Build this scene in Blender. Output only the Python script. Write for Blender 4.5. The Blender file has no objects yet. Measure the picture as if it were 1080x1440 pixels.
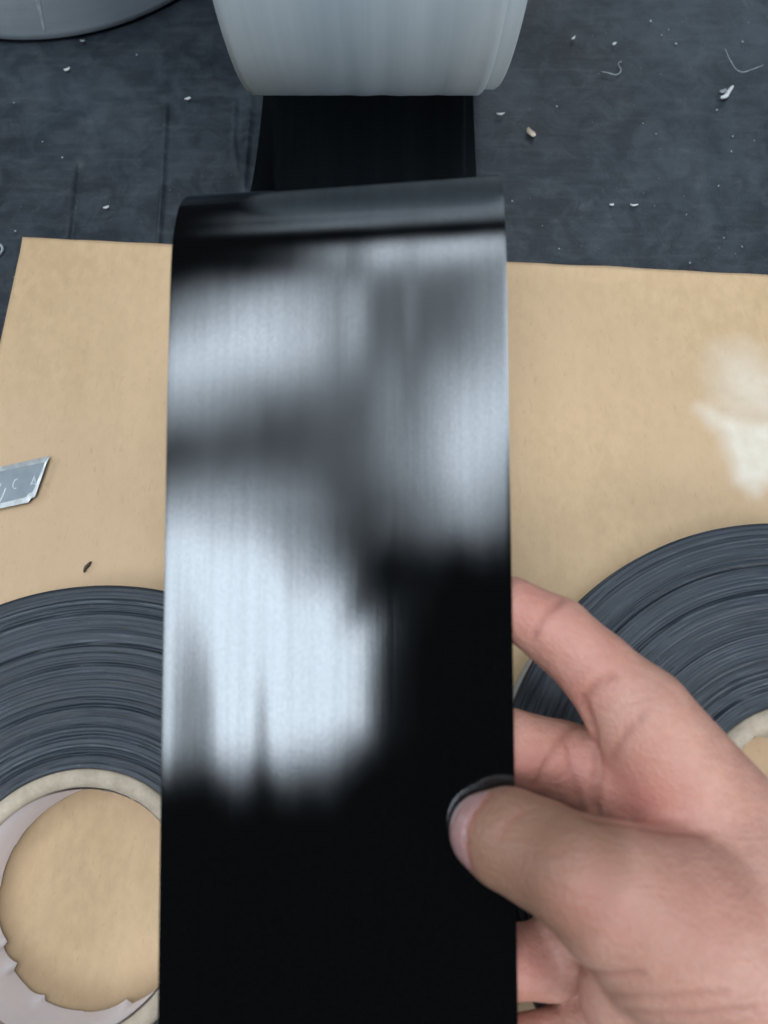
import bpy, bmesh, math, random
import numpy as np
from mathutils import Vector, Matrix, noise

random.seed(7)
rng = np.random.default_rng(11)
scene = bpy.context.scene
COL = scene.collection

# ------------------------------------------------------------------ camera, world, lamps, exposure
F = 1088.0                       # focal length in photo pixels (1080 x 1440)
TILT = math.radians(17.0)        # off straight down
H = 0.295                        # camera height over the table
CT, ST = math.cos(TILT), math.sin(TILT)

cam_d = bpy.data.cameras.new('camera')
cam_d.sensor_fit = 'VERTICAL'
cam_d.sensor_height = 36.0
cam_d.sensor_width = 27.0
cam_d.lens = 36.0 * F / 1440.0
cam_d.clip_start = 0.01
cam_d.clip_end = 50.0
cam_d.dof.use_dof = True
cam_d.dof.focus_distance = 0.295
cam_d.dof.aperture_fstop = 9.5
cam = bpy.data.objects.new('camera', cam_d)
COL.objects.link(cam)
cam.location = (0, 0, H)
cam.rotation_euler = (TILT, 0, 0)
scene.camera = cam

world = bpy.data.worlds.new('World')
scene.world = world
world.use_nodes = True
bg = world.node_tree.nodes['Background']
bg.inputs['Color'].default_value = (0.75, 0.85, 1.0, 1)
bg.inputs['Strength'].default_value = 0.03

def area_lamp(name, loc, size, radiance, color, rotz=0.0, aim=None):
    l = bpy.data.lights.new(name, 'AREA')
    l.shape = 'RECTANGLE'
    l.size, l.size_y = size
    l.energy = radiance * math.pi * size[0] * size[1]
    l.color = color
    o = bpy.data.objects.new(name, l)
    COL.objects.link(o)
    o.location = loc
    if aim is None:
        o.rotation_euler = (0, 0, rotz)
    else:
        o.rotation_euler = (Vector(aim) - Vector(loc)).to_track_quat('-Z', 'Y').to_euler()
    return o

COOL = (0.84, 0.92, 1.0)
def overhead_panel(name, x0, x1, y0, y1, radiance, deg=0.0, z=2.0):  # unseen panels added overhead, shaped to place the highlights in the strip
    return area_lamp(name, ((x0 + x1) / 2, (y0 + y1) / 2, z), (x1 - x0, y1 - y0), radiance, COOL, math.radians(deg))
overhead_panel('ceiling_light_back', -0.70, -0.26, -0.99, -0.22, 10.8)
overhead_panel('ceiling_light_back_step', -0.255, -0.10, -0.96, -0.32, 10.8)
overhead_panel('ceiling_light_back_end', -0.095, 0.03, -0.90, -0.45, 10.5)
overhead_panel('ceiling_light_middle', -0.74, -0.16, 0.14, 0.40, 11.0, 24)
overhead_panel('ceiling_light_right', 0.12, 0.38, -0.22, 0.14, 8.0, -16)
overhead_panel('ceiling_light_right_end', 0.36, 0.70, -0.02, 0.62, 8.5, -4)
overhead_panel('ceiling_light_front', -0.16, 0.42, 0.62, 1.05, 6.0, 6)
overhead_panel('ceiling_bounce', -0.30, 0.45, -0.20, 0.62, 1.15, 0, 2.04)  # added dim panel: mid-grey reflection between the highlights
overhead_panel('ceiling_bounce_left', -1.35, -0.71, -1.0, -0.25, 2.4, 0, 2.02)  # added so that the film's streaks mirror grey instead of black
area_lamp('far_window', (0.6, 3.4, 2.5), (2.8, 1.5), 2.0, (0.80, 0.91, 1.0), aim=(0, 0, 0))
area_lamp('left_window', (-3.2, 0.6, 2.0), (1.2, 1.2), 8.0, (0.88, 0.95, 1.0), aim=(0, 0, 0))
area_lamp('right_window', (2.5, -1.9, 1.7), (1.8, 1.4), 8.6, (0.92, 0.96, 1.0), aim=(0, 0.1, 0))  # added fill lamp for the roll front and the hand

scene.view_settings.view_transform = 'Standard'
scene.view_settings.look = 'None'
scene.view_settings.exposure = 0.20
scene.view_settings.gamma = 1.0
scene.view_settings.use_curve_mapping = False
scene.cycles.use_denoising = True
scene.cycles.sample_clamp_indirect = 8.0

# ------------------------------------------------------------------ helpers
def un(x, y, d=None, z=0.0):
    """photo pixel -> point in the place: at depth d (m) along the axis, or on the level z"""
    v = (y - 720.0) / F
    u = (x - 540.0) / F
    if d is None:
        d = (H - z) / (CT + ST * v)
    return Vector((u * d, d * (ST - CT * v), H - d * (CT + ST * v)))

def obj(name, me, mat=None, parent=None, smooth=True):
    o = bpy.data.objects.new(name, me)
    COL.objects.link(o)
    if mat is not None:
        for m in (mat if isinstance(mat, (list, tuple)) else [mat]):
            me.materials.append(m)
    if smooth and len(me.polygons):
        me.polygons.foreach_set('use_smooth', [True] * len(me.polygons))
    if parent is not None:
        o.parent = parent
    return o

def mesh(name, verts, faces):
    me = bpy.data.meshes.new(name)
    me.from_pydata([tuple(map(float, v)) for v in verts], [], faces)
    me.update()
    return me

def tag(o, label, cat=None, group=None, kind=None):
    o['label'] = label
    if cat: o['category'] = cat
    if group: o['group'] = group
    if kind: o['kind'] = kind
    return o

def empty(name, loc, rz=0.0):
    o = bpy.data.objects.new(name, None)
    o.empty_display_size = 0.02
    COL.objects.link(o)
    o.location = loc
    o.rotation_euler = (0, 0, rz)
    return o

def attr(me, name, vals):
    a = me.attributes.new(name, 'FLOAT', 'POINT')
    a.data.foreach_set('value', np.asarray(vals, dtype=np.float32))

def grid_faces(nu, nv, wrap_u=False, flip=False):
    fs = []
    for i in range(nu if wrap_u else nu - 1):
        i2 = (i + 1) % nu
        for j in range(nv - 1):
            q = (i * nv + j, i2 * nv + j, i2 * nv + j + 1, i * nv + j + 1)
            fs.append(q[::-1] if flip else q)
    return fs

class NT:
    """small node helper"""
    def __init__(self, name):
        self.m = bpy.data.materials.new(name)
        self.m.use_nodes = True
        self.t = self.m.node_tree
        self.b = self.t.nodes['Principled BSDF']
    def n(self, typ, **kw):
        nd = self.t.nodes.new(typ)
        for k, v in kw.items():
            setattr(nd, k, v)
        return nd
    def l(self, a, b):
        self.t.links.new(a, b)
    def coord(self, scale=(1, 1, 1), rot=(0, 0, 0)):
        tc = self.n('ShaderNodeTexCoord')
        mp = self.n('ShaderNodeMapping')
        mp.inputs['Scale'].default_value = scale
        mp.inputs['Rotation'].default_value = rot
        self.l(tc.outputs['Object'], mp.inputs['Vector'])
        return mp.outputs['Vector']
    def noise(self, vec, scale, detail=4, rough=0.55, dist=0.0):
        nd = self.n('ShaderNodeTexNoise')
        nd.inputs['Scale'].default_value = scale
        nd.inputs['Detail'].default_value = detail
        nd.inputs['Roughness'].default_value = rough
        nd.inputs['Distortion'].default_value = dist
        self.l(vec, nd.inputs['Vector'])
        return nd.outputs['Fac']
    def ramp(self, fac, stops):
        nd = self.n('ShaderNodeValToRGB')
        e = nd.color_ramp.elements
        while len(e) < len(stops):
            e.new(0.5)
        for el, (p, c) in zip(e, stops):
            el.position = p
            el.color = (c, c, c, 1) if isinstance(c, (int, float)) else (*c, 1)
        self.l(fac, nd.inputs['Fac'])
        return nd.outputs['Color']
    def mix(self, fac, a, b, mode='MIX'):
        nd = self.n('ShaderNodeMix', data_type='RGBA', blend_type=mode)
        for sock, val in ((nd.inputs[0], fac), (nd.inputs[6], a), (nd.inputs[7], b)):
            if isinstance(val, bpy.types.NodeSocket):
                self.l(val, sock)
            elif isinstance(val, (int, float)):
                sock.default_value = val
            else:
                sock.default_value = (*val, 1)
        return nd.outputs[2]
    def attr(self, name):
        nd = self.n('ShaderNodeAttribute')
        nd.attribute_name = name
        return nd.outputs['Fac']
    def math(self, op, a, b=0.0):
        nd = self.n('ShaderNodeMath', operation=op)
        for s_, v in zip(nd.inputs, (a, b)):
            if isinstance(v, bpy.types.NodeSocket):
                self.l(v, s_)
            else:
                s_.default_value = v
        return nd.outputs[0]
    def bump(self, height, strength, dist=0.001, normal=None):
        nd = self.n('ShaderNodeBump')
        nd.inputs['Strength'].default_value = strength
        nd.inputs['Distance'].default_value = dist
        self.l(height, nd.inputs['Height'])
        if normal is not None:
            self.l(normal, nd.inputs['Normal'])
        return nd.outputs['Normal']
    def put(self, **kw):
        names = dict(color='Base Color', rough='Roughness', normal='Normal', metal='Metallic', spec='Specular IOR Level',
                     sss='Subsurface Weight', aniso='Anisotropic', ior='IOR', sheen='Sheen Weight')
        for k, v in kw.items():
            s_ = self.b.inputs[names[k]]
            if isinstance(v, bpy.types.NodeSocket):
                self.l(v, s_)
            elif isinstance(v, (int, float)):
                s_.default_value = v
            else:
                s_.default_value = (*v, 1)
        return self.m

# ------------------------------------------------------------------ materials
def mat_mat():
    k = NT('dark_rubber_mat')
    v = k.coord()
    big = k.noise(v, 9.0, 5, 0.6, 0.4)
    col = k.ramp(big, [(0.34, (0.004, 0.007, 0.011)), (0.52, (0.011, 0.018, 0.026)), (0.70, (0.034, 0.047, 0.061))])
    streak = k.noise(k.coord((6, 60, 1), (0, 0, 0.15)), 5.0, 4, 0.7)
    col = k.mix(k.ramp(streak, [(0.5, 0.0), (0.75, 0.30)]), col, (0.075, 0.085, 0.095))
    fine = k.noise(v, 420.0, 3, 0.7)
    col = k.mix(k.ramp(fine, [(0.62, 0.0), (0.78, 0.22)]), col, (0.11, 0.12, 0.13))
    # dusty scuffs
    sc = k.noise(k.coord((1, 1, 1), (0, 0, 0.5)), 38.0, 6, 0.75, 1.5)
    col = k.mix(k.ramp(sc, [(0.60, 0.0), (0.72, 0.28)]), col, (0.13, 0.145, 0.155))
    sm = k.noise(v, 75.0, 6, 0.7, 0.6)
    col = k.mix(k.ramp(sm, [(0.44, 0.0), (0.68, 0.5)]), col, (0.052, 0.066, 0.080))
    col = k.mix(k.ramp(sm, [(0.30, 0.5), (0.46, 0.0)]), col, (0.007, 0.011, 0.015))
    rgh = k.ramp(k.noise(v, 26.0, 4), [(0.3, 0.42), (0.7, 0.62)])
    nrm = k.bump(k.noise(v, 900.0, 2), 0.35, 0.0004)
    nrm = k.bump(k.noise(v, 30.0, 3), 0.35, 0.003, nrm)
    return k.put(color=col, rough=rgh, normal=nrm, spec=0.45)

def kraft_mat():
    k = NT('kraft_paper')
    v = k.coord()
    fib = k.noise(k.coord((1, 0.6, 1)), 260.0, 4, 0.65)
    mott = k.noise(v, 60.0, 5, 0.6)
    big = k.noise(v, 7.0, 3)
    col = k.mix(k.ramp(mott, [(0.3, 0.0), (0.7, 1.0)]), (0.500, 0.350, 0.198), (0.560, 0.398, 0.235))
    col = k.mix(k.ramp(fib, [(0.38, 0.55), (0.6, 0.0)]), col, (0.440, 0.308, 0.175))
    col = k.mix(k.ramp(big, [(0.35, 0.0), (0.65, 0.8)]), col, (0.560, 0.396, 0.250))
    cols = k.noise(k.coord((1, 0.03, 1)), 150.0, 3, 0.6)
    col = k.mix(k.ramp(cols, [(0.4, 0.0), (0.65, 0.14)]), col, (0.600, 0.440, 0.276))
    fb = k.noise(k.coord((1, 0.25, 1), (0, 0, 0.9)), 900.0, 3, 0.7, 1.0)
    col = k.mix(k.ramp(fb, [(0.60, 0.0), (0.72, 0.35)]), col, (0.33, 0.22, 0.12))
    w = k.attr('wear')
    wcol = k.mix(k.ramp(k.noise(v, 120.0, 4), [(0.3, 0.0), (0.7, 1.0)]), (0.66, 0.60, 0.49), (0.76, 0.71, 0.62))
    col = k.mix(w, col, wcol)
    nrm = k.bump(fib, 0.25, 0.0003)
    nrm = k.bump(k.noise(v, 16.0, 3), 0.25, 0.003, nrm)
    return k.put(color=col, rough=0.62, normal=nrm, spec=0.3)

def strip_black():
    k = NT('glossy_black_film')
    grain = k.noise(k.coord((1, 0.8, 1)), 1300.0, 2, 0.6)
    lines = k.noise(k.coord((1, 0.02, 0.02)), 520.0, 3, 0.6)
    soft = k.noise(k.coord((1, 0.22, 0.22)), 70.0, 3, 0.5)
    nrm = k.bump(grain, 0.03, 0.00010)
    nrm = k.bump(lines, 0.05, 0.00010, nrm)
    nrm = k.bump(soft, 0.05, 0.0005, nrm)
    rgh = k.math('ADD', k.ramp(soft, [(0.3, 0.12), (0.7, 0.15)]), k.math('MULTIPLY', k.attr('haze'), 0.075))
    col = k.ramp(grain, [(0.4, (0.0008, 0.0009, 0.0010)), (0.8, (0.0016, 0.0018, 0.0020))])
    # a dark film under a clear glossy face: Beckmann gloss over black, weighted by Fresnel
    dif = k.n('ShaderNodeBsdfDiffuse'); glo = k.n('ShaderNodeBsdfGlossy'); fre = k.n('ShaderNodeFresnel'); mx = k.n('ShaderNodeMixShader')
    glo.distribution = 'BECKMANN'
    fre.inputs['IOR'].default_value = 1.78
    weave = k.noise(k.coord((1, 0.7, 0.7)), 1100.0, 3, 0.8)
    fl = k.mix(k.ramp(weave, [(0.34, 0.0), (0.66, 1.0)]), (0.79, 0.845, 0.89), (0.90, 0.955, 1.0))
    ln = k.ramp(lines, [(0.36, 0.93), (0.60, 1.0)])
    k.l(k.mix(1.0, fl, ln, 'MULTIPLY'), glo.inputs['Color'])
    k.l(col, dif.inputs['Color']); k.l(rgh, glo.inputs['Roughness'])
    for nd in (dif, glo, fre):
        k.l(nrm, nd.inputs['Normal'])
    k.l(fre.outputs[0], mx.inputs[0]); k.l(dif.outputs[0], mx.inputs[1]); k.l(glo.outputs[0], mx.inputs[2])
    k.l(mx.outputs[0], k.t.nodes['Material Output'].inputs['Surface'])
    k.t.nodes.remove(k.b)
    return k.m

def film_grey():
    k = NT('grey_film_backing')
    circ = k.noise(k.coord((1, 0.03, 0.03)), 90.0, 4, 0.6)
    col = k.mix(k.ramp(circ, [(0.35, 0.0), (0.7, 1.0)]), (0.43, 0.53, 0.60), (0.53, 0.63, 0.70))
    fine = k.noise(k.coord(), 900.0, 2)
    nrm = k.bump(circ, 0.25, 0.0008)
    nrm = k.bump(fine, 0.1, 0.0002, nrm)
    return k.put(color=col, rough=0.42, normal=nrm, spec=0.4)

def film_grey_upright():
    k = NT('blue_grey_film_wall')
    lay = k.noise(k.coord((0.05, 0.05, 1)), 160.0, 4, 0.6)
    col = k.mix(k.ramp(lay, [(0.35, 0.0), (0.7, 1.0)]), (0.33, 0.39, 0.435), (0.40, 0.455, 0.50))
    sm = k.noise(k.coord((1, 1, 0.6)), 30.0, 5, 0.7)
    col = k.mix(k.ramp(sm, [(0.58, 0.0), (0.75, 0.25)]), col, (0.54, 0.58, 0.60))
    nrm = k.bump(lay, 0.2, 0.0006)
    return k.put(color=col, rough=0.45, normal=nrm, spec=0.4)

def winding_mat():
    k = NT('black_tape_layer_edges')
    lay = k.attr('layer')
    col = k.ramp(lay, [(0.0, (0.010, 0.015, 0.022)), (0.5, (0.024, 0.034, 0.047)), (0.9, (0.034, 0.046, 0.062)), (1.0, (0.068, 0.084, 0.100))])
    sp = k.noise(k.coord(), 500.0, 3, 0.7)
    col = k.mix(k.ramp(sp, [(0.66, 0.0), (0.76, 0.45)]), col, (0.16, 0.175, 0.19))
    sm = k.noise(k.coord(), 45.0, 4, 0.6)
    col = k.mix(k.ramp(sm, [(0.35, 0.35), (0.6, 0.0)]), col, (0.018, 0.022, 0.028))
    nrm = k.bump(k.noise(k.coord(), 700.0, 2), 0.25, 0.0004)
    return k.put(color=col, rough=0.50, normal=nrm, spec=0.45)

def core_mat():
    k = NT('grey_board_core')
    v = k.coord()
    a = k.noise(v, 180.0, 5, 0.7)
    col = k.mix(k.ramp(a, [(0.3, 0.0), (0.7, 1.0)]), (0.38, 0.315, 0.24), (0.53, 0.455, 0.36))
    nrm = k.bump(a, 0.6, 0.0008)
    return k.put(color=col, rough=0.85, normal=nrm, spec=0.2)

def lining_mat():
    k = NT('pale_paper_lining')
    v = k.coord()
    a = k.noise(v, 60.0, 4, 0.6)
    col = k.mix(k.ramp(a, [(0.3, 0.0), (0.7, 1.0)]), (0.80, 0.77, 0.82), (0.86, 0.83, 0.87))
    return k.put(color=col, rough=0.8, spec=0.2, normal=k.bump(a, 0.2, 0.0008))

def plain(name, col, rough=0.6, metal=0.0, var=0.25, scale=300.0):
    k = NT(name)
    a = k.noise(k.coord(), scale, 4, 0.6)
    lo = tuple(c * (1 - var) for c in col)
    hi = tuple(min(1, c * (1 + var)) for c in col)
    return k.put(color=k.mix(k.ramp(a, [(0.3, 0.0), (0.7, 1.0)]), lo, hi), rough=rough, metal=metal,
                 normal=k.bump(a, 0.2, 0.0003))

def steel_mat():
    k = NT('dull_blade_steel')
    a = k.noise(k.coord((0.1, 1, 1)), 900.0, 4, 0.6)
    b = k.noise(k.coord(), 90.0, 4, 0.6)
    col = k.mix(k.ramp(b, [(0.3, 0.0), (0.7, 1.0)]), (0.235, 0.275, 0.31), (0.30, 0.345, 0.38))
    return k.put(color=col, rough=0.46, metal=0.55, normal=k.bump(a, 0.2, 0.0002))

def skin_mat():
    k = NT('skin')
    v = k.coord()
    big = k.noise(v, 70.0, 6, 0.7)
    fine = k.noise(v, 480.0, 4, 0.7)
    col = k.mix(k.ramp(big, [(0.3, 0.0), (0.7, 1.0)]), (0.430, 0.215, 0.163), (0.560, 0.320, 0.250))
    col = k.mix(k.ramp(fine, [(0.50, 0.0), (0.72, 0.38)]), col, (0.40, 0.175, 0.135))
    col = k.mix(k.math('MULTIPLY', k.attr('tan'), 0.85), col, (0.225, 0.120, 0.074))  # thumb: browner skin, with the shade over it painted in
    col = k.mix(k.math('MULTIPLY', k.attr('red'), 0.95), col, (0.49, 0.205, 0.165))
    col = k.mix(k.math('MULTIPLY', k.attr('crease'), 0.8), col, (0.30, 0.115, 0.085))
    col = k.mix(k.attr('nail'), col, (0.34, 0.195, 0.185))
    vor = k.n('ShaderNodeTexVoronoi')
    vor.inputs['Scale'].default_value = 750.0
    k.l(k.coord((1, 1, 1)), vor.inputs['Vector'])
    nrm = k.bump(vor.outputs['Distance'], 0.40, 0.0005)
    wr = k.noise(k.coord((1.0, 2.2, 1.0), (0, 0, 0.6)), 130.0, 4, 0.6)
    nrm = k.bump(wr, 0.35, 0.0014, nrm)
    k.b.inputs['Subsurface Radius'].default_value = (1.0, 0.35, 0.2)
    k.b.inputs['Subsurface Scale'].default_value = 0.0022
    rgh = k.math('SUBTRACT', 0.52, k.math('MULTIPLY', k.attr('nail'), 0.26))
    return k.put(color=col, rough=rgh, normal=nrm, spec=0.4, sss=0.35)

M = dict(mat=mat_mat(), kraft=kraft_mat(), black=strip_black(), grey=film_grey(), wall=film_grey_upright(),
         wind=winding_mat(), core=core_mat(), lining=lining_mat(), steel=steel_mat(), skin=skin_mat(),
         white=plain('white_scrap', (0.56, 0.58, 0.59)), grey_bit=plain('grey_lint', (0.25, 0.285, 0.31)),
         beige=plain('beige_chip', (0.52, 0.44, 0.35)), brown=plain('brown_fleck', (0.06, 0.042, 0.03)),
         scuff=plain('scuffed_film', (0.50, 0.56, 0.60), 0.5),
         dust=plain('dust_grey', (0.24, 0.275, 0.30)),
         etch=plain('pale_etching', (0.50, 0.57, 0.60), 0.5), hot=plain('bright_steel_edge', (0.50, 0.53, 0.54), 0.4, 0.5))

# ------------------------------------------------------------------ the table under its dark mat
def polyline_dist(P, pts):
    """distance of points P (n,2|3) to a polyline"""
    best = np.full(len(P), 1e9)
    pts = np.asarray(pts, float)
    for a, b in zip(pts[:-1], pts[1:]):
        ab = b - a
        t = np.clip(((P - a) @ ab) / max(ab @ ab, 1e-12), 0, 1)
        best = np.minimum(best, np.linalg.norm(P - (a + t[:, None] * ab), axis=1))
    return best

def axis_samples(lo, hi, flo, fhi, fine, coarse):
    return np.concatenate([np.arange(lo, flo, coarse), np.arange(flo, fhi, fine), np.arange(fhi, hi + coarse * .5, coarse)])

xs = np.concatenate([np.arange(-0.8, -0.30, 0.05), np.arange(-0.30, -0.18, 0.002), np.arange(-0.18, -0.05, 0.0006), np.arange(-0.05, 0.30, 0.002), np.arange(0.30, 0.81, 0.05)])
ys = axis_samples(-0.45, 1.0, 0.10, 0.46, 0.0025, 0.05)
XX, YY = np.meshgrid(xs, ys, indexing='ij')
P2 = np.stack([XX.ravel(), YY.ravel()], 1)
ZZ = np.zeros(len(P2))
def px2(pts):
    return [tuple(un(*p)[:2]) for p in pts]
for pts, amp, wid in [
        ([(233, 150), (230, 200), (227, 270), (221, 350)], 0.0017, 0.0013),
        ([(110, 230), (104, 290), (98, 340)], -0.0016, 0.0016),
        ([(330, 140), (327, 200), (334, 240)], 0.0012, 0.0014),
        ([(352, 135), (348, 185), (342, 260)], 0.0014, 0.0016),
        ([(260, 60), (246, 110), (258, 130)], 0.0006, 0.0016),
        ([(300, 50), (292, 90), (300, 112)], 0.0006, 0.0018),
        ([(215, 140), (150, 150), (60, 190)], 0.0005, 0.004),
        ([(915, 378), (925, 352), (936, 330)], -0.0004, 0.001),
        ([(990, 150), (995, 260), (1010, 330)], 0.0005, 0.004)]:
    d = polyline_dist(P2, px2(pts))
    ZZ += amp * np.exp(-(d / wid) ** 2)
for i in range(len(P2)):
    x, y = P2[i]
    if abs(x) < 0.31 and 0.09 < y < 0.47:
        ZZ[i] += 0.0006 * noise.noise(Vector((x * 28, y * 28, 3.1)))
# under the kraft sheet and under the rolls the mat lies flat
me = mesh('table_mat', np.column_stack([P2, ZZ - 0.0012]), grid_faces(len(xs), len(ys)))
tag(obj('table_mat', me, M['mat']), 'dark blue-grey rubber mat covering the table', kind='structure')

# ------------------------------------------------------------------ the kraft paper sheet
ca, cb = un(33, 335, z=0.0008), un(1080, 388, z=0.0008)
ex = (cb - ca); ex.z = 0; ex.normalize()
left_pt = un(0, 485, z=0.0008)
ey = (left_pt - ca); ey.z = 0; ey.normalize()          # runs towards the viewer
nx, ny = 260, 220
LX, LY = 0.47, 0.40
V = []
for i in range(nx):
    for j in range(ny):
        p = ca + ex * (LX * i / (nx - 1)) + ey * (LY * j / (ny - 1))
        e = noise.noise(Vector((p.x * 9, p.y * 9, 0))) * 0.0004
        edge = min(j, 4) / 4
        V.append((p.x + (0.0006 * noise.noise(Vector((p.x * 60, 1, 2))) if j == 0 else 0),
                  p.y + (0.0007 * noise.noise(Vector((p.x * 45, 5, 2))) if j == 0 else 0),
                  0.0011 + e * edge + 0.0006 * (1 - edge)))
nb = len(V)
V2 = V + [(x, y, z - 0.0005) for (x, y, z) in V]
faces = grid_faces(nx, ny, flip=True)
faces += [tuple(nb + a for a in reversed(fq)) for fq in faces]
def rim(idx):
    for a, b in zip(idx[:-1], idx[1:]):
        faces.append((a, b, b + nb, a + nb))
rim([i * ny for i in range(nx)]); rim([j for j in range(ny)][::-1])
me = mesh('kraft_paper_sheet', V2, faces)
# the peeled pale patch near the right border of the photograph
PW = np.array([v[:2] for v in V2])
wear = np.zeros(len(V2))
def in_poly(P, poly):
    poly = np.asarray(poly); ins = np.zeros(len(P), bool)
    for (x1, y1), (x2, y2) in zip(poly, np.roll(poly, -1, 0)):
        cond = ((y1 > P[:, 1]) != (y2 > P[:, 1]))
        with np.errstate(divide='ignore', invalid='ignore'):
            xi = (x2 - x1) * (P[:, 1] - y1) / (y2 - y1) + x1
        ins ^= cond & (P[:, 0] < xi)
    return ins
def soft_poly(poly, soft, wob=0.0015):
    poly = px2(poly)
    W = np.array([noise.noise(Vector((p[0] * 160, p[1] * 160, 1.7))) for p in PW]) * wob
    d = polyline_dist(PW, poly + [poly[0]])
    sd = np.where(in_poly(PW, poly), d, -d) + W
    return np.clip(sd / soft * 0.5 + 0.5, 0, 1)
near = (PW[:, 0] > 0.05)
w1 = soft_poly([(982, 574), (1010, 582), (1045, 590), (1130, 600), (1130, 690), (1085, 675), (1062, 692), (1035, 678), (1025, 645), (1012, 610)], 0.0045)
w2 = soft_poly([(1012, 500), (1042, 492), (1080, 516), (1130, 530), (1130, 612), (1045, 592), (1020, 588), (1008, 540)], 0.010)
attr(me, 'wear', np.clip(np.maximum(0.9 * w1, 0.6 * w2), 0, 1) * near)
sheet = obj('kraft_paper_sheet', me, M['kraft'])
tag(sheet, 'light brown kraft paper sheet lying on the dark mat under the flat rolls', 'paper sheet')

# ------------------------------------------------------------------ flat rolls lying on the sheet
def lathe(name, prof, n, mat, parent, wob=None, seed=0):
    V, fs = [], []
    m = len(prof)
    for i in range(n):
        a = 2 * math.pi * i / n
        for j, (r, z) in enumerate(prof):
            if wob:
                r, z = wob(r, z, a, j)
            V.append((r * math.cos(a), r * math.sin(a), z))
    me = mesh(name, V, grid_faces(n, m, wrap_u=True))
    return obj(name, me, mat, parent)

def flat_roll(loc, R, rc, ri, w, seed, label, torn):
    root = empty('flat_tape_roll', loc)
    tag(root, label, 'tape roll', 'flat rolls on the kraft sheet')
    r_ = np.random.default_rng(seed)
    n = 288
    dr = 0.00028
    rr = np.arange(rc, R, dr)
    nl = len(rr)
    # layer heights: fine per-layer steps, wider bands, a few deep grooves and proud turns
    lay = r_.normal(0, 1, nl + 40)
    lay = np.repeat(r_.normal(0, 1, 2 * nl), r_.integers(1, 3, 2 * nl))[:nl + 40] * 0.9 + lay * 0.35
    band = np.convolve(r_.normal(0, 1, nl + 80), np.ones(22) / 22, 'same')[20:nl + 60] * 3.0
    hgt = 0.00020 * lay[:nl + 40] + 0.00005 * band[:nl + 40]
    for _ in range(9):
        q = r_.integers(5, nl - 5); hgt[q:q + r_.integers(1, 4)] -= 0.0010
    for _ in range(6):
        q = r_.integers(5, nl - 5); hgt[q:q + r_.integers(1, 3)] += 0.0005
    tone0 = np.repeat(r_.normal(0.5, 0.18, nl), r_.integers(1, 4, nl))[:nl + 40]
    V, tone = [], []
    ph = r_.uniform(0, 6.28, 4)
    for i in range(n):
        a = 2 * math.pi * i / n
        for j in range(nl):
            q = j + 6 * (a / (2 * math.pi))                       # slow spiral
            k0 = int(q); fr = q - k0
            hh = hgt[k0] * (1 - fr) + hgt[min(k0 + 1, len(hgt) - 1)] * fr
            g = noise.noise(Vector((math.cos(a) * 2.2, math.sin(a) * 2.2, j * 0.045 + seed)))
            g2 = noise.noise(Vector((math.cos(a) * 7 + 3, math.sin(a) * 7, j * 0.42 + seed)))
            hh = hh * (0.8 + 0.6 * g + 0.9 * g2) + 0.0003 * g
            z = w + hh - 0.0008
            edge = min(1, (nl - 1 - j) / 4)
            z -= 0.0010 * (1 - edge) + (0.0045 if j == nl - 1 else 0.0)
            r = rr[j]
            V.append((r * math.cos(a), r * math.sin(a), z))
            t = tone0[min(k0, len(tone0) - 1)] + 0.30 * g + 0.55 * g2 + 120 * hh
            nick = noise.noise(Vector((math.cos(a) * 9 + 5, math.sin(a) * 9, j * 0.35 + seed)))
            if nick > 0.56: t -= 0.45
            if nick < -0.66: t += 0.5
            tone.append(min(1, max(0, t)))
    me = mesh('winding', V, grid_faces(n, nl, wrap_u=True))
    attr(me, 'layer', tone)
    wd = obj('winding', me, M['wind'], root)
    # the outer wall: last turn of film
    lathe('outer_film', [(R - 0.0012, 0.0004), (R - 0.0006, 0.0008), (R - 0.0004, w * 0.5), (R - 0.0005, w - 0.0052), (R - 0.0012, w - 0.0045)], 160, M['wall'], root)
    # board core
    rg = np.random.default_rng(seed + 5)
    jag = np.convolve(rg.normal(0, 1, 400), np.ones(3) / 3, 'same')
    def wob(r, z, a, j):
        if j in (2, 3, 4):
            q = jag[int(a * 35) % 400]
            z += 0.0003 * q
            if j == 4:
                r += (0.0014 if torn else 0.0003) * q - (0.0006 if torn else 0)
        return r, z
    prof = [(rc - 0.0002, 0.0004), (rc - 0.0002, w - 0.0012), (rc - 0.0008, w + 0.0002), (0.5 * (rc + ri), w + 0.0004), (ri + 0.0004, w - 0.0001), (ri, w - 0.0015), (ri, 0.0004)]
    lathe('core', prof, 220, M['core'], root, wob)
    # pale paper lining inside the core, torn along its lower edge
    V, fs = [], []
    n2, m2 = 240, 8
    fr_ = np.zeros(n2)
    rg = np.random.default_rng(seed + 9)
    q = 0
    while q < n2:
        L = int(rg.integers(4, 18))
        a = 2 * math.pi * (q / n2)
        amp = rg.choice([0.0002, 0.0004, 0.0005, 0.0024, 0.0034]) * rg.uniform(0.6, 1.2) if math.cos(a - math.radians(200)) > 0.1 else rg.uniform(0, 0.0003)
        for i in range(L):
            if q + i < n2: fr_[q + i] = amp * (i / L) ** 2.2
        q += L
    for i in range(n2):
        a = 2 * math.pi * i / n2
        for j in range(m2):
            t = j / (m2 - 1)
            z = (w - 0.0012) * (1 - t) + 0.0014 * t
            rr_ = ri - 0.0004 - 0.0002 * math.sin(a * 5 + t * 3)
            if j >= m2 - 2:
                k = (j - (m2 - 3)) / 2
                rr_ -= fr_[i] * k
                z += fr_[i] * 0.7 * k
            V.append((rr_ * math.cos(a), rr_ * math.sin(a), z))
    obj('core_lining', mesh('core_lining', V, grid_faces(n2, m2, wrap_u=True, flip=True)), M['lining'], root)
    return root

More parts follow.
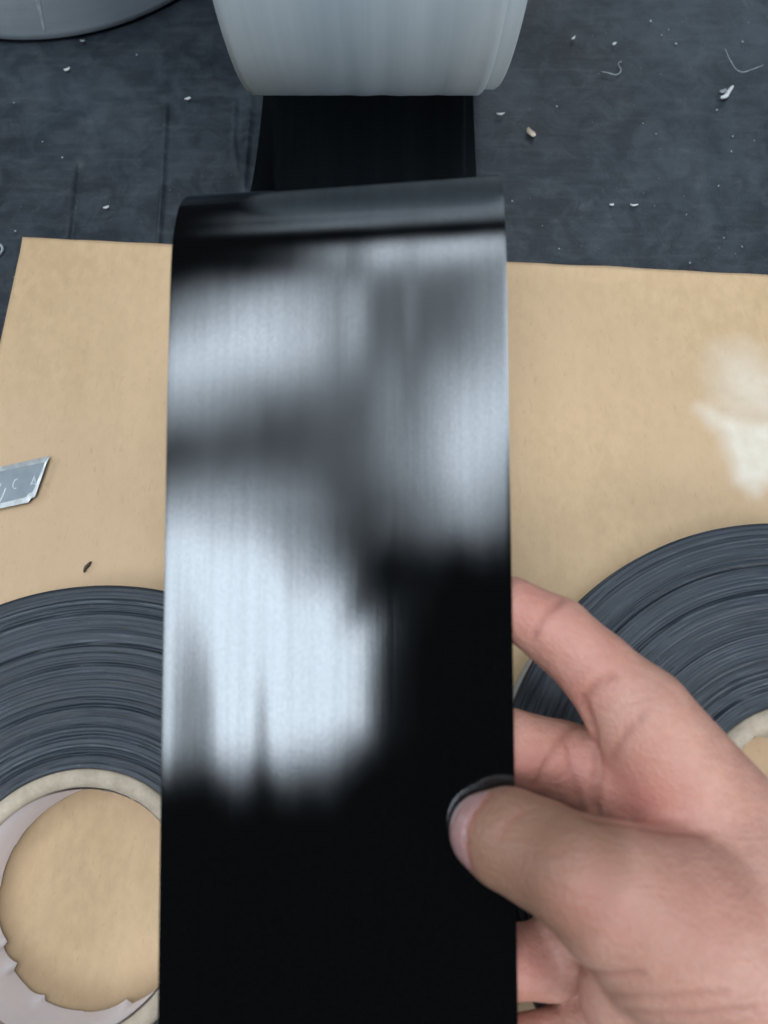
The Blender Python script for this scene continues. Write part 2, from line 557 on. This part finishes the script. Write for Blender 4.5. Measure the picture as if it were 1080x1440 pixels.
W_FLAT = 0.0285
c1 = un(100, 1280, z=0.030); c2 = un(1162, 1182, z=0.030)
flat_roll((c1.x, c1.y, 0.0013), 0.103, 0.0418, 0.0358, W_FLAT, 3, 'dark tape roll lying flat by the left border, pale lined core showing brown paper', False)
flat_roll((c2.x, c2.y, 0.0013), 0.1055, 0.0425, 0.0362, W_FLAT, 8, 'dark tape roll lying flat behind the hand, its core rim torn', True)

# ------------------------------------------------------------------ upright roll with its pulled-out strip
R0, CY, CZ = 0.122, 0.348, 0.1222
roll = empty('tape_roll', (-0.0045, CY, 0.0))
tag(roll, 'grey-backed tape roll standing on edge, its glossy black strip pulled out towards the viewer', 'tape roll')

def around_x(name, prof, n, mat, seed=0, wig=0.0):
    V = []
    for i in range(n):
        a = 2 * math.pi * i / n
        for j, (x, r) in enumerate(prof):
            k = wig * noise.noise(Vector((math.cos(a) * 1.5, math.sin(a) * 1.5, x * 130 + seed)))
            V.append((x + 0.0, (r + k) * math.cos(a), CZ + (r + k) * math.sin(a)))
    me = mesh(name, V, grid_faces(n, len(prof), wrap_u=True, flip=True))
    return obj(name, me, mat, roll)

xsr = np.linspace(-0.0498, 0.0436, 40)
prof = [(-0.0500, R0 - 0.0030), (-0.0500, R0 - 0.0006)] + [(x, R0) for x in xsr] + [(0.0440, R0 - 0.0003), (0.0441, R0 - 0.0016)]
around_x('outer_turn', prof, 220, M['grey'], 1, 0.00025)
prof = [(0.0400, R0 - 0.0022), (0.0500, R0 - 0.0022), (0.0506, R0 - 0.0026), (0.0507, R0 - 0.0040)]
around_x('inner_turn', prof, 220, M['grey'], 4, 0.0002)
def side(name, sx):
    pr = []
    r_ = np.random.default_rng(21 + int(sx > 0))
    for q in range(60):
        r = 0.044 + (R0 - 0.0034 - 0.044) * q / 59
        pr.append((sx * (0.0488 + 0.0007 * r_.random()), r))
    pr.append((sx * 0.047, R0 - 0.0030))
    if sx < 0: pr = pr[::-1]
    o = around_x(name, pr[::-1] , 160, M['wind'])
    attr(o.data, 'layer', r_.uniform(0.2, 0.7, len(o.data.vertices)))
side('winding', -1); side('winding', 1)
around_x('core', [(0.0490, 0.0442), (0.0496, 0.0436), (0.0496, 0.0392), (0.0490, 0.0385), (-0.0490, 0.0385), (-0.0496, 0.0392), (-0.0496, 0.0436), (-0.0490, 0.0442)], 96, M['core'])

# the strip: side profile (Y, Z), centre X and width along its length
CTRL = [  # Y, Z, Xc, width
    (0.352, 0.0004, -0.0075, 0.1000), (0.320, 0.0006, -0.0074, 0.1000), (0.285, 0.0020, -0.0078, 0.1000), (0.255, 0.0060, -0.0084, 0.1000),
    (0.232, 0.0130, -0.0090, 0.0995), (0.212, 0.0240, -0.0098, 0.0985), (0.196, 0.0400, -0.0106, 0.0970), (0.186, 0.0600, -0.0113, 0.0955),
    (0.1780, 0.0720, -0.0118, 0.0940), (0.1710, 0.0880, -0.0120, 0.0930), (0.1645, 0.1000, -0.0122, 0.0925), (0.1570, 0.1080, -0.0124, 0.0920),
    (0.1500, 0.1122, -0.0124, 0.0920), (0.1410, 0.1140, -0.0125, 0.0920),
    
(0.1305, 0.1135, -0.0125, 0.0920), (0.1107, 0.1092, -0.0124, 0.0920), (0.0824, 0.1028, -0.0124, 0.0920),
    (0.0638, 0.0985, -0.0123, 0.0920), (0.0454, 0.0943, -0.0122, 0.0920), (0.0093, 0.0860, -0.0121, 0.0920), (-0.0259, 0.0777, -0.0120, 0.0920),
    (-0.0674, 0.0676, -0.0118, 0.0920), (-0.1000, 0.0590, -0.0117, 0.0920), (-0.1300, 0.0510, -0.0116, 0.0920)]
CTRL = np.array(CTRL)
def cr_sample(C, per):
    out = []
    n = len(C)
    for i in range(n - 1):
        p0, p1, p2, p3 = C[max(i - 1, 0)], C[i], C[i + 1], C[min(i + 2, n - 1)]
        for k in range(per):
            t = k / per
            out.append(0.5 * ((2 * p1) + (-p0 + p2) * t + (2 * p0 - 5 * p1 + 4 * p2 - p3) * t ** 2 + (-p0 + 3 * p1 - 3 * p2 + p3) * t ** 3))
    out.append(C[-1])
    return np.array(out)
SP = cr_sample(CTRL, 14)
for _ in range(6):                                            # even out the knots
    SP[1:-1] = 0.25 * SP[:-2] + 0.5 * SP[1:-1] + 0.25 * SP[2:]
TH = 0.0006
QS = np.concatenate([[-1, -0.9975, -0.994, -0.989], np.linspace(-0.982, 0.982, 120), [0.989, 0.994, 0.9975, 1]])
NX = len(QS)

def gauss(x, m, s_):
    return math.exp(-((x - m) / s_) ** 2)

def ripple(q, Y, near):
    """lift off the plain profile (m): q is -1..1 across the strip, Y the distance ahead"""
    z = 0.0
    e = max(0.0, (abs(q) - 0.972) / 0.028)
    z -= 0.00002 * e * e                                         # the very edges roll over
    # lengthwise waves in the film: two near the hand on the left, a bundle under the fold
    def step(c, w):
        t = min(1.0, max(0.0, (q - c + w) / (2 * w)))
        return t * t * (3 - 2 * t)
    lo_ = min(1.0, max(0.0, (0.064 - Y) / 0.058)) 
    lo_ = lo_ * lo_ * (3 - 2 * lo_) * min(1.0, max(0.0, (Y + 0.10) / 0.03))
    z += lo_ * (0.00062 * step(-0.79, 0.20) - 0.00010 * step(-0.58, 0.08) + 0.00064 * step(-0.42, 0.12) - 0.00090 * step(0.42, 0.58))
    t_ = min(1.0, max(0.0, (Y - 0.092) / 0.05))
    z -= 0.0024 * (0.55 - 0.45 * q) * t_ * t_                    # the fold starts sooner on the left
    hi_ = gauss(Y, 0.117, 0.028)
    z += hi_ * (0.00012 * step(0.10, 0.09) - 0.00017 * step(0.30, 0.10) + 0.00010 * step(0.44, 0.08) - 0.00005 * step(0.7, 0.2))
    z += 0.00003 * math.sin(q * 9 + Y * 20) * (0.4 + 0.6 * gauss(Y, 0.05, 0.06))
    return z * (0.35 + 0.65 * near)

tang = np.gradient(SP[:, :2], axis=0)
tang /= np.linalg.norm(tang, axis=1)[:, None]
V = []
for i, (Y, Z, Xc, Wd) in enumerate(SP):
    ty, tz = tang[i]
    ny_, nz_ = tz, -ty                                          # the black side
    near = min(1.0, max(0.0, (0.19 - Y) / 0.03)) if Z > 0.05 else 0.0
    skew = 0.055 * gauss(Y, 0.160, 0.030) * (1 if Z > 0.03 else Z / 0.03)
    for j in range(NX):
        q = QS[j]
        r = ripple(q, Y, near)
        V.append((Xc + q * Wd / 2, Y + ny_ * r + skew * q * Wd / 2, Z + nz_ * r))
n1 = len(V)
B = []
for i in range(len(SP)):
    ty, tz = tang[i]
    for j in range(NX):
        x, y, z = V[i * NX + j]
        B.append((x, y - tz * TH, z + ty * TH))
ft = grid_faces(len(SP), NX)
fb = [tuple(n1 + a for a in reversed(fq)) for fq in ft]
fr = []
for i in range(len(SP) - 1):
    for j in (0, NX - 1):
        a, b = i * NX + j, (i + 1) * NX + j
        fr.append((a, b, b + n1, a + n1) if j else (b, a, a + n1, b + n1))
for i in (0, len(SP) - 1):
    for j in range(NX - 1):
        a = i * NX + j
        fr.append((a, a + 1, a + 1 + n1, a + n1) if i == 0 else (a + 1, a, a + n1, a + 1 + n1))
# the cut edges get their own vertices so that they shade as edges
ALL = V + B
remap, extra, fr2 = {}, [], []
for fq in fr:
    q4 = []
    for a in fq:
        if a not in remap:
            remap[a] = len(ALL) + len(extra); extra.append(ALL[a])
        q4.append(remap[a])
    fr2.append(tuple(q4))
me = mesh('pulled_strip', ALL + extra, ft + fb + fr2)
attr(me, 'haze', [min(1.0, max(0.0, (v[1] - 0.035) / 0.06)) * (1.0 if v[2] > 0.03 else 0.0) for v in ALL + extra])   # the film is duller away from the hand
strip = obj('pulled_strip', me, [M['black'], M['grey']], roll)
strip.location = (-roll.location.x, -roll.location.y, 0)
idx = np.zeros(len(me.polygons), dtype=np.int32)
idx[len(ft):len(ft) + len(fb)] = 1
me.polygons.foreach_set('material_index', idx)
strip['label'] = 'glossy black strip with soft window reflections'

# ------------------------------------------------------------------ the other grey roll, far left
r3c = un(70, 57, z=0.0)
roll3 = empty('grey_tape_roll', (r3c.x - 0.012, r3c.y + 0.112, 0.0))
tag(roll3, 'blue-grey tape roll lying flat in the far left corner of the mat', 'tape roll')
prof = [(0.1122, 0.0006), (0.1128, 0.0012)] + [(0.1130, z) for z in np.linspace(0.004, 0.096, 14)] + [(0.1126, 0.0992), (0.1116, 0.0997)]
lathe('outer_film', prof, 200, M['wall'], roll3)
r_ = np.random.default_rng(77)
prof = [(0.1114 - 0.0004 * q, 0.0990 + 0.0009 * r_.random()) for q in range(170)]
o = lathe('winding', prof, 120, M['wind'], roll3)
attr(o.data, 'layer', r_.uniform(0.2, 0.7, len(o.data.vertices)))
lathe('core', [(0.0434, 0.0992), (0.0430, 0.0998), (0.0388, 0.0998), (0.0384, 0.0990), (0.0384, 0.0004)], 96, M['core'], roll3)
# pale scratch running up its wall
V = []
for k in range(9):
    t = k / 8
    a = math.radians(-84 + 5 * t); z = 0.006 + 0.045 * t
    for s_ in (-1, 1):
        aa = a + s_ * 0.0011 * (0.4 + 0.6 * math.sin(math.pi * t)) / 0.113
        V.append((0.11325 * math.cos(aa), 0.11325 * math.sin(aa), z))
obj('scratch', mesh('scratch', V, grid_faces(9, 2)), M['scuff'], roll3)

# ------------------------------------------------------------------ snap-off blade on the sheet
def blade():
    root = empty('knife_blade', un(-60, 690, z=0.004))
    tag(root, 'grey snap-off knife blade segment with pale etched marks at the left border', 'knife blade')
    o3 = root.location
    def P(x, y, z):
        return un(x, y, z=z) - o3
    def zt(x):                                                    # the blade tilts up to its right end
        return 0.0018 + 0.0016 * (x + 150) / 220
    out = [(-150, 683), (0, 656.5), (70, 641), (66, 650), (49, 699), (44, 700), (40, 706.5), (0, 715), (-166, 748)]
    inner = [(-148, 690), (0, 663), (63, 650), (61, 656), (46, 692), (40, 694), (37, 699), (0, 708), (-160, 741)]
    n = len(out)
    V = [P(x, y, zt(x)) for x, y in out] + [P(x, y, zt(x) + 0.00025) for x, y in inner] + [P(x, y, zt(x) - 0.0006) for x, y in out]
    fs = [tuple(reversed(range(n, 2 * n)))]
    fs += [(i, (i + 1) % n, n + (i + 1) % n, n + i) for i in range(n)]
    fs += [((i + 1) % n, i, 2 * n + i, 2 * n + (i + 1) % n) for i in range(n)]
    fs += [tuple(range(2 * n, 3 * n))]
    me = mesh('blade_body', V, fs)
    b = obj('blade_body', me, [M['steel'], M['hot']], root, smooth=False)
    idx = [0] * len(me.polygons)
    for i in range(1, 1 + n): idx[i] = 1
    me.polygons.foreach_set('material_index', idx)
    bm = bmesh.new(); bm.from_mesh(me); bmesh.ops.recalc_face_normals(bm, faces=bm.faces); bm.to_mesh(me); bm.free()
    def mark(name, pts, wd):
        V, m = [], len(pts)
        pts = [Vector(p) for p in pts]
        for i, p in enumerate(pts):
            t = (pts[min(i + 1, m - 1)] - pts[max(i - 1, 0)]).normalized()
            q = Vector((-t.y, t.x)) * wd
            for s_ in (-1, 1):
                V.append(P(p.x + q.x * s_, p.y + q.y * s_, zt(p.x) + 0.00035))
        obj(name, mesh(name, V, grid_faces(m, 2)), M['etch'], root)
    mark('score_line', [(8, 686), (4, 697), (-2, 708)], 0.9)
    mark('etched_letter', [(25, 673), (21, 675), (18.5, 680), (18, 685), (20, 687.5), (23, 686)], 0.8)
    mark('etched_letter', [(43, 682), (46, 676), (48.5, 668), (49, 676), (50, 681), (44, 679.5)], 0.8)
    mark('etched_letter', [(-2, 679), (1.5, 681), (-1, 685)], 0.8)
    return root
blade()

# ------------------------------------------------------------------ the hand
def nrm3(v): return v / np.linalg.norm(v)

def hp(x, y, d_mm):
    return np.array(un(x, y, d=d_mm / 1000.0)) * 1000.0          # mm

def round_cone(P, a, b, r1, r2):
    ba = b - a
    l2 = ba @ ba
    rr = r1 - r2
    a2 = l2 - rr * rr
    il2 = 1.0 / l2
    pa = P - a
    y = pa @ ba
    z = y - l2
    x2 = ((pa * l2 - y[:, None] * ba) ** 2).sum(1)
    y2 = y * y * l2
    z2 = z * z * l2
    k = np.sign(rr) * rr * rr * x2
    d = (np.sqrt(x2 * a2 * il2) + y * rr) * il2 - r1
    c1_ = np.sign(z) * a2 * z2 > k
    c2_ = (~c1_) & (np.sign(y) * a2 * y2 < k)
    d = np.where(c1_, np.sqrt(x2 + z2) * il2 - r2, d)
    d = np.where(c2_, np.sqrt(x2 + y2) * il2 - r1, d)
    return d.astype(np.float32)

def smin(a, b, k):
    h_ = np.clip(k - np.abs(a - b), 0, None) / k
    return np.minimum(a, b) - h_ * h_ * h_ * k / 6.0

def smax(a, b, k):
    return -smin(-a, -b, k)

CH = dict(
    thumb=[(687, 1171, 197, 10.0), (718, 1180, 195, 12.3), (760, 1200, 191, 12.8), (812, 1228, 183, 13.4), (872, 1262, 184, 17.0), (945, 1300, 190, 21.0)],
    index=[(660, 858, 214.5, 7.4), (720, 853, 216, 8.1), (782, 889, 217, 10.0), (838, 940, 214, 10.5), (900, 1008, 211, 13.4)],
    middle=[(655, 1060, 210, 7.8), (715, 1049, 217, 10.2), (786, 1068, 223, 11.0), (880, 1100, 220, 13.0)],
    ring=[(660, 1348, 207, 7.6), (712, 1352, 214, 9.4), (772, 1350, 220, 10.2), (885, 1240, 219, 13.0)],
    little=[(700, 1470, 206, 6.8), (742, 1474, 212, 8.2), (800, 1462, 218, 9.2), (915, 1360, 217, 12.0)],
)
PALM = [((900, 1008, 211, 13.4), (1060, 1230, 208, 20.0)), ((880, 1100, 220, 13.0), (1060, 1260, 210, 20.0)), ((885, 1240, 219, 13.0), (1070, 1330, 210, 21.0)),
        ((915, 1360, 217, 13.0), (1080, 1420, 208, 22.0)), ((945, 1300, 190, 21.0), (1080, 1380, 200, 25.0)), ((1070, 1330, 206, 25.0), (1300, 1560, 205, 27.0)),
        ((1080, 1420, 206, 24.0), (1300, 1600, 205, 28.0)), ((1300, 1580, 205, 28.0), (1560, 1830, 205, 33.0)), ((900, 1400, 200, 15.0), (1050, 1440, 200, 24.0)), ((990, 1190, 205, 14.0), (1090, 1300, 197, 25.0))]

def hand_sdf(P, grooves=()):
    palm = None
    for a, b in PALM:
        d = round_cone(P, hp(*a[:3]), hp(*b[:3]), a[3], b[3])
        palm = d if palm is None else smin(palm, d, 9.0)
    out = None
    for nm, ch in CH.items():
        f_ = None
        for a, b in zip(ch[:-1], ch[1:]):
            d = round_cone(P, hp(*a[:3]), hp(*b[:3]), a[3], b[3])
            f_ = d if f_ is None else smin(f_, d, 2.0)
        if nm == 'thumb':                                          # its pad lies flat on the strip
            hgt_ = (P[:, 2] - (77.7 + 0.2358 * (P[:, 1] + 25.9))) * 0.973
            f_ = smax(f_, (-0.15 - hgt_ - np.clip(P[:, 0] - 33.0, 0, None)).astype(np.float32), 1.0)
        f_ = smin(f_, palm, 10.0 if nm == 'thumb' else 5.0)
        out = f_ if out is None else smin(out, f_, 1.2)
    for pts, r, k in grooves:
        m = ((P > pts.min(0) - 5) & (P < pts.max(0) + 5)).all(1)
        if m.any():
            out[m] = smax(out[m], -(polyline_dist(P[m], pts).astype(np.float32) - r), k)
    return out

def cast_many(pix):
    """first points of the hand seen through pixels, mm"""
    o_ = np.array([0, 0, H * 1000.0])
    d_ = np.array([nrm3(hp(x, y, 200) - o_) for x, y in pix])
    t = np.full(len(pix), 120.0)
    for _ in range(40):
        t = np.minimum(t + 0.9 * hand_sdf(o_ + d_ * t[:, None]), 400.0)
    return o_ + d_ * t[:, None]

def cast(px, py):
    return cast_many([(px, py)])[0]

GR = [  # creases seen in the photograph: pixels, radius mm, softness
    ([(792, 842), (775, 858), (758, 880), (750, 898)], 0.5, 1.6),
    ([(862, 950), (838, 962), (820, 982)], 0.5, 1.8),
    ([(905, 1005), (880, 1030), (860, 1065)], 0.35, 1.6),
    ([(822, 990), (836, 1030), (842, 1075), (836, 1140)], 0.9, 2.2),
    ([(806, 1020), (785, 1045), (765, 1080), (752, 1105)], 0.5, 1.6),
    ([(797, 1045), (805, 1090), (818, 1140)], 0.35, 1.6),
    ([(830, 1150), (880, 1158), (930, 1168), (985, 1172)], 0.7, 2.6),
    ([(808, 1358), (825, 1366), (862, 1372), (900, 1370)], 0.5, 2.2),
    ([(850, 1398), (930, 1404), (1020, 1398)], 0.3, 2.0),
    ([(880, 1420), (960, 1428), (1060, 1420)], 0.3, 2.0),
    ([(690, 1118), (668, 1140), (657, 1165), (656, 1195), (663, 1226)], 0.45, 0.8),
    ([(735, 1140), (712, 1158), (700, 1178)], 0.4, 1.4),
]
def dense(pts, step=5.0):
    out = []
    for (x0, y0), (x1, y1) in zip(pts[:-1], pts[1:]):
        n = max(1, int(math.hypot(x1 - x0, y1 - y0) / step))
        out += [(x0 + (x1 - x0) * k / n, y0 + (y1 - y0) * k / n) for k in range(n)]
    return out + [pts[-1]]
grooves = [(cast_many(dense(pts)), r * 1.25, k) for pts, r, k in GR]

VS = 0.85
def surface_nets(D, org, vs):
    nx_, ny_, nz_ = D.shape
    ins = D < 0
    cs = np.zeros((nx_ - 1, ny_ - 1, nz_ - 1), np.int8)
    for dx in (0, 1):
        for dy in (0, 1):
            for dz in (0, 1):
                cs += ins[dx:nx_ - 1 + dx, dy:ny_ - 1 + dy, dz:nz_ - 1 + dz]
    act = np.argwhere((cs > 0) & (cs < 8))
    ids = -np.ones(cs.shape, np.int64)
    ids[tuple(act.T)] = np.arange(len(act))
    acc = np.zeros((len(act), 3)); cnt = np.zeros(len(act))
    cor = [(0, 0, 0), (1, 0, 0), (0, 1, 0), (1, 1, 0), (0, 0, 1), (1, 0, 1), (0, 1, 1), (1, 1, 1)]
    for a in range(8):
        for b in range(a + 1, 8):
            df = np.abs(np.array(cor[a]) - np.array(cor[b]))
            if df.sum() != 1: continue
            ia = act + cor[a]; ib = act + cor[b]
            va = D[tuple(ia.T)]; vb = D[tuple(ib.T)]
            m = (va < 0) != (vb < 0)
            t = np.where(m, va / np.where(m, va - vb, 1), 0)
            p = ia + t[:, None] * (ib - ia)
            acc[m] += p[m]; cnt[m] += 1
    V = org + vs * acc / cnt[:, None]
    quads = []
    for ax in range(3):
        o1, o2 = [(1, 2), (2, 0), (0, 1)][ax]
        sl0 = [slice(None)] * 3; sl1 = [slice(None)] * 3
        sl0[ax] = slice(0, -1); sl1[ax] = slice(1, None)
        e = ins[tuple(sl0)] != ins[tuple(sl1)]
        E_ = np.argwhere(e)
        E_ = E_[(E_[:, o1] > 0) & (E_[:, o2] > 0) & (E_[:, o1] < D.shape[o1] - 1) & (E_[:, o2] < D.shape[o2] - 1)]
        flip = ins[tuple(E_.T)]
        def cid(d1, d2):
            c_ = E_.copy(); c_[:, o1] -= d1; c_[:, o2] -= d2
            return ids[tuple(c_.T)]
        q = np.stack([cid(1, 1), cid(0, 1), cid(0, 0), cid(1, 0)], 1)
        q[~flip] = q[~flip][:, ::-1]
        quads.append(q)
    return V, np.concatenate(quads)

pts_all = np.array([hp(*p[:3]) for ch in CH.values() for p in ch] + [hp(*q[:3]) for ab in PALM for q in ab])
lo = pts_all.min(0) - 38; hi = pts_all.max(0) + 38
lo = np.maximum(lo, [5, -1e3, -1e3])
dims = np.ceil((hi - lo) / VS).astype(int) + 1
# coarse pass to find the band, fine pass only there
D = np.full(int(np.prod(dims)), 5.0, np.float32)
cst = 4
gc = [np.arange(0, dims[i] + cst, cst) for i in range(3)]
GC = np.stack(np.meshgrid(*gc, indexing='ij'), -1)
DC = hand_sdf(lo + VS * GC.reshape(-1, 3)).reshape(GC.shape[:3])
D = np.repeat(np.repeat(np.repeat(DC, cst, 0), cst, 1), cst, 2)
# cell value taken at its corner: shift by half a coarse cell when testing
D = D[:dims[0], :dims[1], :dims[2]].copy()
band = np.argwhere(np.abs(D) < cst * VS * 1.8 + 2.0)
vals = np.empty(len(band), np.float32)
for s0 in range(0, len(band), 400000):
    sl = slice(s0, s0 + 400000)
    vals[sl] = hand_sdf(lo + VS * band[sl], grooves)
D[tuple(band.T)] = vals
HV, HQ = surface_nets(D, lo, VS)
# relax the grid steps a little
me = bpy.data.meshes.new('hand')
me.from_pydata((HV / 1000.0).tolist(), [], HQ.tolist())
me.update()
bm = bmesh.new(); bm.from_mesh(me)
for _ in range(2):
    bmesh.ops.smooth_vert(bm, verts=bm.verts, factor=0.4, use_axis_x=True, use_axis_y=True, use_axis_z=True)
bm.to_mesh(me); bm.free()
HV = np.array([v.co[:] for v in me.vertices]) * 1000.0
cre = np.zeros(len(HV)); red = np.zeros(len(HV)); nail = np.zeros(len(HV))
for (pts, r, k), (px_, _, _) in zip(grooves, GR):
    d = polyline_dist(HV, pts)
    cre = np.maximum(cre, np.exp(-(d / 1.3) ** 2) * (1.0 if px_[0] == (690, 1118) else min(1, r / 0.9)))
def blob(px, py, rad, amt):
    global red
    p = cast(px, py)
    d = np.linalg.norm(HV - p, axis=1)
    red = np.maximum(red, amt * np.exp(-(d / rad) ** 2))
for b_ in [(900, 1125, 13, 0.95), (870, 1095, 10, 0.6), (745, 850, 13, 0.65), (830, 905, 14, 0.45), (815, 970, 8, 0.6), (745, 1080, 10, 0.75), (800, 1080, 10, 0.7),
           (830, 1265, 10, 0.45), (1000, 1240, 20, 0.25), (780, 870, 12, 0.5), (740, 1360, 12, 0.6)]:
    blob(*b_)
# thumb nail: the cap left of the nail fold
UV = np.empty((len(HV), 2))
rel = HV - np.array([0, 0, H * 1000.0])
dep = -(rel[:, 1] * (-ST) + rel[:, 2] * CT)
dep = rel[:, 1] * ST - rel[:, 2] * CT
UV[:, 0] = 540 + F * rel[:, 0] / dep
UV[:, 1] = 720 - F * (rel[:, 1] * CT + rel[:, 2] * ST) / dep
tipc = hp(687, 1171, 197)
ntip = np.linalg.norm(HV - tipc, axis=1) < 13
nl = ntip & in_poly(UV, [(688, 1112), (668, 1138), (657, 1165), (656, 1195), (664, 1232), (600, 1240), (600, 1100)])
nail[nl] = 1.0
tan_shade = np.zeros(len(HV))
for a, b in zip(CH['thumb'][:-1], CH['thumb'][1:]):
    tan_shade = np.maximum(tan_shade, np.clip(1.2 - np.clip(round_cone(HV, hp(*a[:3]), hp(*b[:3]), a[3], b[3]) + 0.5, 0, None) / 4.0, 0, 1) * (1.0 if b[0] < 830 else 0.3))
attr(me, 'tan', tan_shade); attr(me, 'crease', cre); attr(me, 'red', red); attr(me, 'nail', nail)
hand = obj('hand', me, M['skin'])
tag(hand, 'bare hand pinching the black strip between its thumb and curled fingers', 'hand')

# ------------------------------------------------------------------ litter on the mat and the sheet
def flake(name, px, py, size_px, ang, mat, label, cat, group=None, z=0.0, aspect=0.45, curl=0.25, seed=0):
    """small crumpled flake: an uneven outline, thickness and a curl"""
    c = un(px, py, z=z)
    dep_ = (H - z) / (CT + ST * (py - 720) / F)
    s_ = size_px * dep_ / F / 2
    r_ = random.Random(seed * 31 + int(px))
    n = 10
    ring_ = []
    for i in range(n):
        a = 2 * math.pi * i / n
        k = r_.uniform(0.7, 1.1)
        ring_.append((s_ * k * math.cos(a), s_ * aspect * k * math.sin(a)))
    ca_, sa_ = math.cos(ang), math.sin(ang)
    V = []
    for lvl in (0, 1):
        for x, y in ring_:
            zz = 0.0003 + curl * s_ * (x / s_) ** 2 * 1.2 + lvl * 0.0004 + 0.0002 * r_.random()
            V.append((x * ca_ - y * sa_, x * sa_ + y * ca_, zz))
    V.append((0, 0, 0.0003)); V.append((0, 0, 0.0009))
    fs = []
    for i in range(n):
        i2 = (i + 1) % n
        fs += [(i2, i, 2 * n), (n + i, n + i2, 2 * n + 1), (i, i2, n + i2, n + i)]
    o = obj(name, mesh(name, V, fs), mat)
    o.location = (c.x, c.y, z)
    tag(o, label, cat, group)
    return o

def fibre(name, pts, rad, mat, label, cat, lift=0.0006, z=0.0):
    P_ = [un(x, y, z=z) for x, y in pts]
    C_ = cr_sample(np.array([[p.x, p.y, z + lift * (0.6 + 0.4 * math.sin(i * 1.7))] for i, p in enumerate(P_)]), 6)
    base = C_[0].copy(); base[2] = z
    V, n = [], 6
    m = len(C_)
    for i in range(m):
        t = C_[min(i + 1, m - 1)] - C_[max(i - 1, 0)]
        t /= np.linalg.norm(t)
        s_ = np.cross(t, [0, 0, 1]); s_ /= np.linalg.norm(s_)
        u_ = np.cross(s_, t)
        k = rad * (0.5 + 0.5 * math.sin(math.pi * (i + 0.7) / (m + 0.4)))
        for q in range(n):
            a = 2 * math.pi * q / n
            V.append(C_[i] - base + k * (math.cos(a) * s_ + math.sin(a) * u_))
    fs = []
    for i in range(m - 1):
        for q in range(n):
            q2 = (q + 1) % n
            fs.append((i * n + q, i * n + q2, (i + 1) * n + q2, (i + 1) * n + q))
    o = obj(name, mesh(name, V, fs), mat)
    o.location = tuple(base)
    tag(o, label, cat)
    return o

flake('wood_chip', 746, 188, 20, -0.9, M['beige'], 'small beige chip on the mat right of the black strip', 'chip', aspect=0.5, curl=0.1, seed=2)
fibre('paper_scrap', [(1012, 139), (1019, 138), (1024, 130), (1030, 122)], 0.0011, M['white'], 'bright white torn scrap on the mat near the right border', 'scrap', 0.0012)
flake('paper_scrap', 1016, 130, 12, 0.4, M['grey_bit'], 'greyish flake touching the bright white torn scrap', 'scrap', aspect=0.55, seed=3)
fibre('thread', [(1019, 70), (1025, 86), (1034, 98), (1044, 102), (1055, 100), (1072, 94)], 0.00025, M['grey_bit'], 'thin curved pale thread above the bright white scrap', 'thread', 0.0010)
fibre('lint_curl', [(845, 102), (853, 104), (866, 106), (873, 100), (869, 91), (874, 88)], 0.00028, M['grey_bit'], 'curled grey lint right of the standing roll', 'lint', 0.0008)
fibre('lint_strand', [(886, 288), (890, 290), (897, 288)], 0.0004, M['white'], 'short pale strand beside a white crumb above the kraft sheet', 'lint', 0.0006)
flake('crumb', 860, 289, 8, 0.2, M['white'], 'white crumb just left of the short pale strand', 'crumb', seed=5)
flake('crumb', 265, 140, 10, 0.35, M['white'], 'white crumb on the mat left of the standing roll', 'crumb', seed=6)
flake('crumb', 95, 99, 10, 0.6, M['white'], 'pale crumb below the far left grey roll', 'crumb', seed=7)
flake('crumb', 150, 293, 9, 0.5, M['white'], 'pale crumb just above the left end of the kraft sheet', 'crumb', seed=8)
flake('crumb', 117, 59, 8, 0.0, M['grey_bit'], 'grey crumb touching the edge of the far left grey roll', 'crumb', seed=9)
flake('crumb', 703, 162, 12, 0.05, M['white'], 'flat pale sliver beside the lower right end of the standing roll', 'crumb', aspect=0.3, seed=10)
flake('crumb', 863, 63, 8, 0.5, M['white'], 'white crumb above the curled grey lint', 'crumb', seed=11)
flake('crumb', 806, 55, 8, 0.8, M['white'], 'white crumb between the standing roll and the curled lint', 'crumb', seed=12)
fibre('lint_curl', [(-6, 343), (2, 346), (4, 352), (-2, 360)], 0.0006, M['grey_bit'], 'pale lint curl at the left border beside the kraft sheet corner', 'lint', 0.0008)
fibre('bark_fleck', [(119, 805), (121, 799), (125, 794), (128, 790)], 0.0007, M['brown'], 'dark brown fleck on the kraft sheet above the left flat roll', 'fleck', 0.0007, z=0.0016)
# dust too fine to count
V, fs = [], []
rd = random.Random(5)
spots = [(1044, 59), (783, 150), (904, 174), (922, 189), (1060, 198), (1043, 347), (965, 302), (720, 283), (690, 117), (22, 325), (193, 78), (930, 50), (915, 30),
         (950, 62), (940, 42), (1008, 155), (1028, 213), (1030, 192), (1010, 262), (1018, 335), (786, 350), (970, 370), (60, 200), (20, 145), (88, 222), (20, 390)]
spots += [(rd.uniform(700, 1120), rd.uniform(-20, 380)) for _ in range(70)] + [(rd.uniform(-40, 380), rd.uniform(40, 340)) for _ in range(22)]
for i, (x, y) in enumerate(spots):
    p = un(x, y)
    s_ = rd.uniform(0.00035, 0.0007) if i < 26 else rd.uniform(0.00010, 0.00027)
    b0 = len(V)
    a0 = rd.uniform(0, 6.28)
    for k in range(4):
        a = a0 + k * math.pi / 2
        e = s_ * rd.uniform(0.5, 1.2)
        V.append((p.x + e * math.cos(a), p.y + e * math.sin(a), 0.0002))
    V.append((p.x, p.y, 0.0003 + s_))
    fs += [(b0 + k, b0 + (k + 1) % 4, b0 + 4) for k in range(4)]
tag(obj('dust', mesh('dust', V, fs), M['dust']), 'fine pale dust specks scattered over the dark mat', 'dust', kind='stuff')
